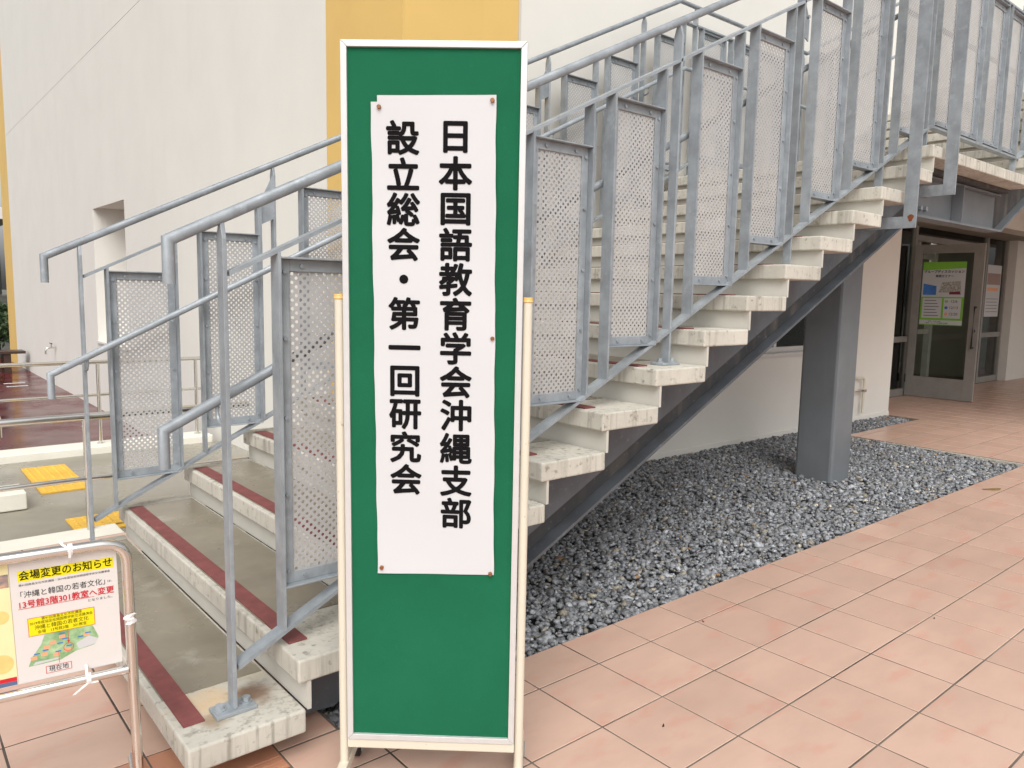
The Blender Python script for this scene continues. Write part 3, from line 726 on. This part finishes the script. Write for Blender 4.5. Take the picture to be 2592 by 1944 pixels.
# ------------------------------------------------------------------ entrance door standing open
dr = empty('entrance_door', (9.86, GY-.02, 0), 0, 'aluminium framed glass entrance door standing wide open', 'door')
DW = .90
def dpart(nm, b, m, bevel=0.): return b.build(nm, m, dr, bevel)
dm = MB(); dm.box(-.045, 0, -.10, 0, .012, 2.16); dm.box(-.045, 0, -DW, -DW+.13, .012, 2.16)
dpart('stile', dm, PALEIN, .003); dm = MB(); dm.box(-.044, -.001, -DW+.13, -.10, .012, .30); dm.box(-.044, -.001, -DW+.13, -.10, 2.04, 2.16); dpart('rail', dm, PALEIN)
dpart('glass_pane', bx(-.026, -.020, -DW+.13, -.10, .30, 2.04), GLASS)
dpart('pull_handle', MB().tube([(-.046, -DW+.05, .75), (-.10, -DW+.05, .75), (-.10, -DW+.05, 1.30), (-.046, -DW+.05, 1.30)], .013, 10), BLACKR); dpart('lock', MB().tube([(-.045, -DW+.05, .98), (-.062, -DW+.05, .98)], .022, 12), STAINLESS)
dpart('hinge', bx(-.047, .002, .0005, .012, .2, .32), BLACKR)
# posters: local x to the right, z up, printed side to -y
def poster(name, label, loc, rz, w, h, extra, base=PAPER, cat='poster'):
    t = empty(name, loc, rz, label, cat); bx(0, w, 0, .0015, 0, h).build('sheet', base, t); extra(t, w, h); return t
def layer(t, nm, m, y=-.0008):
    return lambda mb: mb.build(nm, m, t)
def sem(t, w, h):
    a = MB(); pg = mat('poster green', (.22, .52, .05), .6, var=.05)
    for q in ([(0, h*.87), (w, h*.90), (w, h), (0, h)], [(0, 0), (w, 0), (w, .012), (0, .012)], [(0, .07), (w, .07), (w, .45*h), (0, .45*h)]): a = MB(); flat(a, q, -.0008); a.build('green_print', pg, t)
    a = MB(); flat(a, [(.025, .10), (w*.50, .10), (w*.50, .43*h), (.025, .43*h)], -.0012); flat(a, [(w*.55, .10), (w-.03, .10), (w-.03, .43*h), (w*.55, .43*h)], -.0012); a.build('white_box', PAPER, t)
    a = MB(); flat(a, [(.02, h*.48), (w*.35, h*.48), (w*.35, h*.62), (.02, h*.66)], -.0011); a.build('blue_print', INKB, t)
    a = MB(); flat(a, [(w*.40, h*.52), (w*.93, h*.52), (w*.90, h*.70), (w*.48, h*.68)], -.0011); a.build('photo_print', mat('photo greys', (.30, .30, .28), .6, var=.5, scale=45, col2=(.62, .6, .55)), t)
    a = MB(); flat(a, [(w*.65, h*.49), (w*.92, h*.49), (w*.90, h*.54), (w*.66, h*.53)], -.0014); a.build('maroon_print', mat('poster maroon', (.20, .03, .06), .6), t)
    def line(body, size, bold, pos, y): a = MB(); lay(a, text_geo(body, size, bold), pos, y); a.build('lettering', INK, t)
    line('グループディスカッション', .044, .0012, (w*.5, h*.845), -.0016); line('実践セミナー', .040, .0010, (w*.52, h*.775), -.0016)
    for k, s in enumerate(('12/6', '12/13', '12/20')): line(s, .052, 0., (w*.78, h*.38-k*.088), -.0016)
    for k in range(6): a2 = MB(); flat(a2, [(.05, .13+k*.042), (w*.44-.02*(k % 3), .13+k*.042), (w*.44-.02*(k % 3), .137+k*.042), (.05, .137+k*.042)], -.0016); a2.build('text_line', INK, t)
    line('日時：16:30-18:00', .022, 0., (w*.36, .052), -.0010); line('場所：キャリア支援課 会議室', .022, 0., (w*.42, .027), -.0010)
    for k, mm in enumerate((INKG, INKB, INKO)):
        a = MB(); c = (w*.61, h*.38-k*.088); flat(a, [(c[0]+.022*math.cos(q*math.pi/6), c[1]+.022*math.sin(q*math.pi/6)) for q in range(12)], -.0016); a.build('round_mark', mm, t)
poster('seminar_poster', 'green and white seminar poster taped inside the open glass door', (9.86-.034, GY-.02-.125, 1.04), -math.pi/2, .56, .88, sem)
def post2(t, w, h):
    a = MB(); flat(a, [(.02, h*.62), (w-.02, h*.62), (w-.02, h*.84), (.02, h*.84)], -.0008); a.build('photo_print', INKM, t)
    a = MB(); flat(a, [(.05, h*.50), (w-.10, h*.50), (w-.10, h*.56), (.05, h*.56)], -.0008); a.build('orange_print', INKO, t)
    for k in range(5):
        a = MB(); flat(a, [(.05, .08+k*.055), (w-.06-.03*(k % 2), .08+k*.055), (w-.06-.03*(k % 2), .088+k*.055), (.05, .088+k*.055)], -.0008); a.build('text_line', INKS, t)
poster('wall_poster', 'pale poster with a photo and orange band on the side glazing right of the door', (12.86, GY+.036, 1.13), 0, .66, .88, post2)

# ------------------------------------------------------------------ green notice board
bq = (-.6181, -.2387, .159); by, bt = -.7297, -.019
brd = empty('notice_board', (0, 0, 0), 0, 'tall narrow green felt notice board in a white frame on cream posts', 'notice board')
ub = Vector((math.cos(by), math.sin(by), 0)); nb = Vector((-math.sin(by), math.cos(by), 0)); vb = Vector((0, 0, 1))*math.cos(bt)+nb*math.sin(bt); nb2 = vb.cross(ub)
nb2 = -ub.cross(vb)*-1 if False else vb.cross(ub)
if nb2.dot(fwd) < 0: nb2 = -nb2
BM = Matrix(((ub.x, nb2.x, vb.x, bq[0]), (ub.y, nb2.y, vb.y, bq[1]), (ub.z, nb2.z, vb.z, bq[2]), (0, 0, 0, 1)))
brd.matrix_world = BM
HB, WB = 1.803, .225; fw = .0155
def fr_piece(p): return MB().prism([(a, -.004, b) for a, b in p], (0, .028, 0))
g = .0006
fr_piece([(-WB, HB), (WB, HB), (WB-fw, HB-fw), (-WB+fw, HB-fw)]).build('frame_bar', ALU, brd, .0012)
fr_piece([(-WB, 0), (WB, 0), (WB-fw, fw), (-WB+fw, fw)]).build('frame_bar', ALU, brd, .0012)
fr_piece([(-WB, g), (-WB+fw, fw+g), (-WB+fw, HB-fw-g), (-WB, HB-g)]).build('frame_bar', ALU, brd, .0012)
fr_piece([(WB, g), (WB-fw, fw+g), (WB-fw, HB-fw-g), (WB, HB-g)]).build('frame_bar', ALU, brd, .0012)
bx(-WB+fw-.002, WB-fw+.002, .004, .018, fw-.002, HB-fw+.002).build('felt_panel', GREEN, brd)
for sx in (-1, 1):
    xx = sx*.2383
    zg = -bq[2]
    MB().tube([(xx, .012, zg+.03), (xx, .012, 1.185)], .0115, 18).build('post', CREAMP, brd, 0, True)
    MB().tube([(xx, .012, 1.1855), (xx, .012, 1.187), (xx, .012, 1.194), (xx, .012, 1.198)], .0128, 18).build('post_cap', CAPY, brd, .003, True)
    ft = MB(); ft.box(xx-.013, xx+.013, -.22, .19, zg+.055, zg+.085)
    ft.prism([(xx-.006, .026, zg+.085), (xx-.006, .12, zg+.085), (xx-.006, .026, -.002)], (.012, 0, 0))
    ft.build('foot_bar', CREAMP, brd, .003)
    for yy in (-.19, .165):
        w = MB().tube([(xx-.011, yy, zg+.0245), (xx+.011, yy, zg+.0245)], .0240, 20).build('caster_wheel', BLACKR, brd, .004, True)
        cf = MB(); cf.box(xx-.017, xx-.0135, yy-.012, yy+.012, zg+.02, zg+.055); cf.box(xx+.0135, xx+.017, yy-.012, yy+.012, zg+.02, zg+.055); cf.build('caster_fork', GALV, brd)
bx(-.2265, .2265, .000, .024, -.027, -.0005).build('cross_rail', CREAMP, brd, .003)

# paper banner pinned to the board
ban = empty('paper_banner', (0, 0, 0), 0, 'tall white paper banner with bold black Japanese lettering pinned to the green board', 'banner'); ban.matrix_world = BM @ Matrix.Translation((.0055, 0, 1.07))
def warp(x, z): return -.0048-.0026*math.sin(z*6.2+1.3)*math.cos(x*8+.4)-.0010*math.sin(z*15+x*13)-.0006*math.sin(z*4-x*38)
NXp, NZp = 20, 80
LXp, RXp, ZB, ZTp = -.1525, .1525, -.599, .6065
sh = MB(); idx = {}
for i in range(NXp+1):
    for j in range(NZp+1):
        t = j/NZp
        xl_ = -.1467-.0108*t; xr_ = .1578-.0121*t
        x = xl_+(xr_-xl_)*i/NXp; z = ZB+(ZTp-ZB)*t + (.0045*(i/NXp) if j == NZp else 0)+(.004*(i/NXp) if j == 0 else 0)
        x += .0008*math.sin(j*.31+i)+.0005*math.sin(j*.83) if i in (0, NXp) else 0
        idx[i, j] = len(sh.v); sh.v.append((x,   .004+warp(x, z), z))
for i in range(NXp):
    for j in range(NZp):
        if j == NZp-1 and i == 0: continue
        sh.f.append((idx[i, j], idx[i+1, j], idx[i+1, j+1], idx[i, j+1]))
o = sh.mesh('sheet', PAPER, False)
for p_ in o.polygons: p_.use_smooth = True
put('sheet', o, ban)
def column(chars, x0, x1, za, zb, n):
    m = MB()
    for k, ch in enumerate(chars):
        t = k/(n-1); x = x0+(x1-x0)*t; z = za+(zb-za)*t
        ge = text_geo(ch, .0835, .0025)
        ge = centred(ge) if ch not in '一・' else centred(ge)
        lay(m, ge, (x-.0055, z-1.07), .0030, warp)
    m.build('lettering', INK, ban)
column('日本国語教育学会沖縄支部', .0539, .0634, 1.5815, .6402, 12)
column('設立総会・第一回研究会', -.0745, -.0667, 1.5787, .7267, 11)
for (x, z) in ((-.1318, 1.6494), (.1425, 1.6678), (.1513, 1.0949), (-.1302, .4879), (.1547, .4788)):
    MB().tube([(x-.0055, .002, z-1.07), (x-.0055, -.0055, z-1.07), (x-.0055, -.0070, z-1.07)], .0052, 14).build('drawing_pin', PIN, ban, .0008, True)

# ------------------------------------------------------------------ stainless notice stand with A4 notice
k_ = 1.95/2.1
P0 = CP+(Vector((-1.2168, .32028, .2469))-CP)*k_
un = Vector((.9876, -.15591, .01836)).normalized(); vn = Vector((-.03298, -.09174, .99524)).normalized()
bn = vn.cross(un)
if bn.dot(fwd) < 0: bn = -bn
NM = Matrix(((un.x, bn.x, vn.x, P0.x), (un.y, bn.y, vn.y, P0.y), (un.z, bn.z, vn.z, P0.z), (0, 0, 0, 1)))
ns = empty('notice_stand', (0, 0, 0), 0, 'low polished steel tube stand holding paper notices before the stair', 'notice stand'); ns.matrix_world = NM
h1, h2 = .4255, .082; WN = .62; rt_ = .0128; zf = -P0.z/vn.z+.004
pth = [(0, 0, zf+.02), (0, 0, h1-.055)]+arc((0, 0, h1), (0, 0, h1-.055), (-.055, 0, h1))+[(-WN+.055, 0, h1)]+arc((-WN, 0, h1), (-WN+.055, 0, h1), (-WN, 0, h1-.055))+[(-WN, 0, zf+.02)]
MB().tube(pth, rt_, 20).build('tube_frame', STAINLESS, ns, 0, True)
MB().tube([(-.010, 0, h2), (-WN+.010, 0, h2)], .0118, 18).build('lower_rail', STAINLESS, ns, 0, True)
for x in (0, -WN): MB().tube([(x, -.2, zf+.013), (x, .2, zf+.013)], .0125, 14).build('foot', STAINLESS, ns, 0, True)
bx(-.52, -.024, .0135, .0165, .098, .409).build('backing_sheet', LAMI, ns)
vn_ = empty('venue_notice', (0, 0, 0), 0, 'paper notice with yellow highlighted heading and a small campus map, on the steel stand', 'notice'); SN = k_
vn_.matrix_world = NM
bx(-.2415, -.0215, .0115, .0130, .1005, .4065).build('sheet', LAMI, vn_)
Y1, Y2 = .0112, .0109
def nl(nm, m, f, y=Y1):
    a = MB(); f(a, y); return a.build(nm, m, vn_)
def q4(a, y, u0, u1, v0, v1): flat(a, [(u0*SN, v0*SN), (u1*SN, v0*SN), (u1*SN, v1*SN), (u0*SN, v1*SN)], y)
nl('yellow_highlight', INKY, lambda a, y: (q4(a, y, -.2435, -.0315, .386, .4145), q4(a, y, -.2290, -.0815, .2340, .2825)))
def fit_text(a, body, u0, u1, v, y, size, bold=0.):
    ge = text_geo(body, size, bold); xs = [p[0] for p in ge[0]]; w = max(xs)-min(xs); s = (u1-u0)*SN/w
    ge = ([((p[0]-(min(xs)+max(xs))/2)*s, p[1]) for p in ge[0]], ge[1])+tuple(ge[2:]); lay(a, ge, ((u0+u1)/2*SN, v*SN), y)
def blk(a, y):
    fit_text(a, '会場変更のお知らせ', -.2405, -.0345, .4000, y, .0245, .0003)
    fit_text(a, '第41回南島文化市民講座・2019年度協定校間国際学術交流講演会', -.2425, -.040, .3765, y, .0062)
    fit_text(a, '「沖縄と韓国の若者文化」', -.240, -.053, .3490, y, .0185); fit_text(a, 'は、', -.047, -.036, .3485, y, .007)
    fit_text(a, 'となりました。', -.094, -.038, .3035, y, .0075)
    fit_text(a, '第41回南島文化市民講座', -.200, -.110, .2775, y, .0085); fit_text(a, '2019年度協定校間国際学術交流講演会', -.226, -.086, .2675, y, .0085)
    fit_text(a, '沖縄と韓国の若者文化', -.216, -.096, .2545, y, .0125); fit_text(a, '会場　13号館3階　301教室', -.210, -.101, .2415, y, .0095)
    fit_text(a, '現在地', -.192, -.148, .1310, y, .0160)
class Lines:
    def add(s, v, f): MB().add(v, f).build('lettering', INK, vn_)
blk(Lines(), Y2)
def red(a, y):
    fit_text(a, '13号館3階301教室へ変更', -.2445, -.0330, .3225, y, .0200, .0003); q4(a, y, -.2475, -.0795, .3120, .3132)
    for (u0, u1, v0, v1) in ((-.199, -.141, .1405, .1417), (-.199, -.141, .1210, .1222), (-.199, -.1978, .121, .1417), (-.1422, -.141, .121, .1417)): q4(a, y, u0, u1, v0, v1)
    for (u0, u1, v0, v1) in ((-.229, -.0815, .2825, .2835), (-.229, -.0815, .2330, .2340), (-.2300, -.229, .233, .2835), (-.0825, -.0815, .233, .2835)): q4(a, y, u0, u1, v0, v1)
    q4(a, y, -.1450, -.1438, .200, .2335); flat(a, [((-.1480)*SN, .203*SN), (-.1444*SN, .196*SN), (-.1408*SN, .203*SN)], y)
    q4(a, y, -.1685, -.1675, .145, .178)
    n = 24; r0, r1 = .0105*SN, .0118*SN; c = (-.1450*SN, .1845*SN)
    for k in range(n):
        t0, t1 = 2*math.pi*k/n, 2*math.pi*(k+1)/n
        flat(a, [(c[0]+r0*math.cos(t0), c[1]+r0*math.sin(t0)), (c[0]+r1*math.cos(t0), c[1]+r1*math.sin(t0)), (c[0]+r1*math.cos(t1), c[1]+r1*math.sin(t1)), (c[0]+r0*math.cos(t1), c[1]+r0*math.sin(t1))], y)
nl('red_print', REDINK, red, Y2)
nl('map_green', INKG, lambda a, y: flat(a, [(u*SN, v*SN) for u, v in ((-.236, .150), (-.226, .176), (-.205, .206), (-.196, .232), (-.150, .234), (-.100, .236), (-.088, .232), (-.075, .196), (-.086, .176), (-.130, .168), (-.165, .152))], y), .01135)
nl('map_white', PAPER, lambda a, y: (flat(a, [(u*SN, v*SN) for u, v in ((-.128, .190), (-.098, .205), (-.078, .192), (-.084, .178), (-.122, .172))], y), flat(a, [(u*SN, v*SN) for u, v in ((-.226, .152), (-.170, .156), (-.165, .160), (-.220, .160))], y)), Y1)
nl('map_orange', INKO, lambda a, y: [q4(a, y, u, u+.014, v, v+.010) for u, v in ((-.200, .190), (-.186, .200), (-.207, .172), (-.230, .166), (-.180, .165), (-.110, .205), (-.155, .172), (-.165, .212))], Y1)
nl('map_blue', INKB, lambda a, y: [q4(a, y, u, u+.013, v, v+.0035) for u, v in ((-.165, .224), (-.158, .208), (-.123, .205), (-.106, .212), (-.150, .186), (-.175, .176), (-.203, .186), (-.222, .180), (-.170, .198))], Y2)
ev = empty('event_poster', (0, 0, 0), 0, 'pale yellow poster with round spots cut off by the left edge, on the steel stand', 'poster'); ev.matrix_world = NM
bx(-.455, -.2425, .0115, .0130, .1005, .4065).build('sheet', INKC, ev)
def el(nm, m, f, y=Y1):
    a = MB(); f(a, y); return a.build(nm, m, ev)
el('photo_print', INKM, lambda a, y: q4(a, y, -.40, -.2625, .377, .412)); el('red_band', REDINK, lambda a, y: q4(a, y, -.489, -.2625, .1200, .1310)); el('blue_band', mat('slate band', (.10, .14, .26), .7, var=0), lambda a, y: q4(a, y, -.489, -.2625, .1085, .1198))
def disc(a, y, u, v, r): flat(a, [((u+r*math.cos(k*math.pi/12))*SN, (v+r*math.sin(k*math.pi/12))*SN) for k in range(24)], y)
el('spot_print', mat('amber spots', (.80, .56, .20), .7, var=.15, scale=20), lambda a, y: disc(a, y, -.285, .299, .018))
for q in ((-.292, .172, .026), (-.33, .345, .022)): el('spot_print', MATS['amber spots'], lambda a, y: disc(a, y, *q))
# plastic ties and a scrap of tape
def tie(lab, u, v, tail):
    t = empty('plastic_tie', (0, 0, 0), 0, lab, 'tie', 'white plastic ties on the steel stand'); t.matrix_world = NM @ Matrix.Translation((u, 0, v))
    tail = [[(a*.72, b, c*.8) for a, b, c in q] for q in tail]
    m = MB(); n = 12
    for k in range(n):
        a0, a1 = 2*math.pi*k/n, 2*math.pi*(k+1)/n; r = .0140
        m.add([(-.005, r*math.sin(a0), r*math.cos(a0)), (.005, r*math.sin(a0), r*math.cos(a0)), (.006, r*math.sin(a1), r*math.cos(a1)), (-.004, r*math.sin(a1), r*math.cos(a1))], [(0, 1, 2, 3)])
    m.build('loop', PLAST, t)
    for k, pts in enumerate(tail):
        m = MB()
        for (a, b) in zip(pts[:-1], pts[1:]):
            w = .0030; m.add([(a[0]-w, a[1], a[2]), (a[0]+w, a[1], a[2]), (b[0]+w, b[1], b[2]), (b[0]-w, b[1], b[2]), (a[0], a[1]+.002, a[2]+.003), (b[0], b[1]+.002, b[2]+.003)], [(0, 1, 2, 3), (0, 3, 5, 4), (1, 4, 5, 2)])
        m.build('tail', PLAST, t)
tie('white plastic tie with knotted tails on top of the steel stand', -.118, h1, [[(0, -.015, .004), (-.002, -.012, -.02), (-.003, .004, -.045)], [(0, -.014, .008), (-.018, -.006, .018), (-.026, .004, .028)], [(.002, -.014, .006), (.02, -.012, .004), (.038, -.008, .000)]])
tie('white plastic tie hanging from the lower rail of the steel stand', -.098, h2, [[(0, -.013, .0), (-.004, -.014, .02), (-.004, .008, .040)], [(0, -.013, -.006), (-.022, -.014, -.020), (-.046, -.012, -.038)], [(.002, -.013, -.008), (.012, -.012, -.012), (.026, -.010, -.012)]])
t = empty('tape_scrap', (0, 0, 0), 0, 'crumpled scrap of white tape stuck to the right upright of the steel stand', 'tape'); t.matrix_world = NM @ Matrix.Translation((0, 0, .225))
m = MB(); pts = [(random.uniform(-.006, .005), -.0142-random.random()*.004, -.014+.028*i/7) for i in range(8)]
for i in range(7):
    a, b = pts[i], pts[i+1]; m.add([(a[0]-.011, a[1]+.004, a[2]), (a[0], a[1], a[2]), (b[0], b[1], b[2]), (b[0]-.012, b[1]+.004, b[2]), (a[0]+.010, a[1]+.004, a[2]), (b[0]+.012, b[1]+.004, b[2])], [(0, 1, 2, 3), (1, 4, 5, 2)])
m.build('tape', PLAST, t)

# small litter on the tiles
def leaf(loc, r, rz, lab, m=LEAFD):
    mb = MB(); pts = []
    for k in range(10):
        a = 2*math.pi*k/10; pts.append((r*math.cos(a)*(1+.2*math.sin(3*a)), .42*r*math.sin(a), .0025+.0025*math.cos(2*a)))
    mb.add(pts+[(p[0], p[1], p[2]-.0012) for p in pts], [tuple(range(10)), tuple(range(19, 9, -1))]+[(k, (k+1) % 10, 10+(k+1) % 10, 10+k) for k in range(10)])
    o = mb.build('fallen_leaf', m); o.location = loc; o.rotation_euler = (0, 0, rz); tag(o, lab, 'leaf')
leaf((4.56, .06, .001), .075, -.5, 'flat brown fallen leaf on the tiles by the corner of the gravel')
leaf((.155, -.42, .001), .008, .5, 'tiny dark leaf bit in the middle of a tile right of the notice board', BARK)
leaf((.92, -.02, .001), .007, 1.2, 'tiny dark leaf bit on a tile near the gravel edge', BARK)
leaf((1.75, -.62, .001), .007, .2, 'tiny dark leaf bit far out on the right hand tiles', BARK)
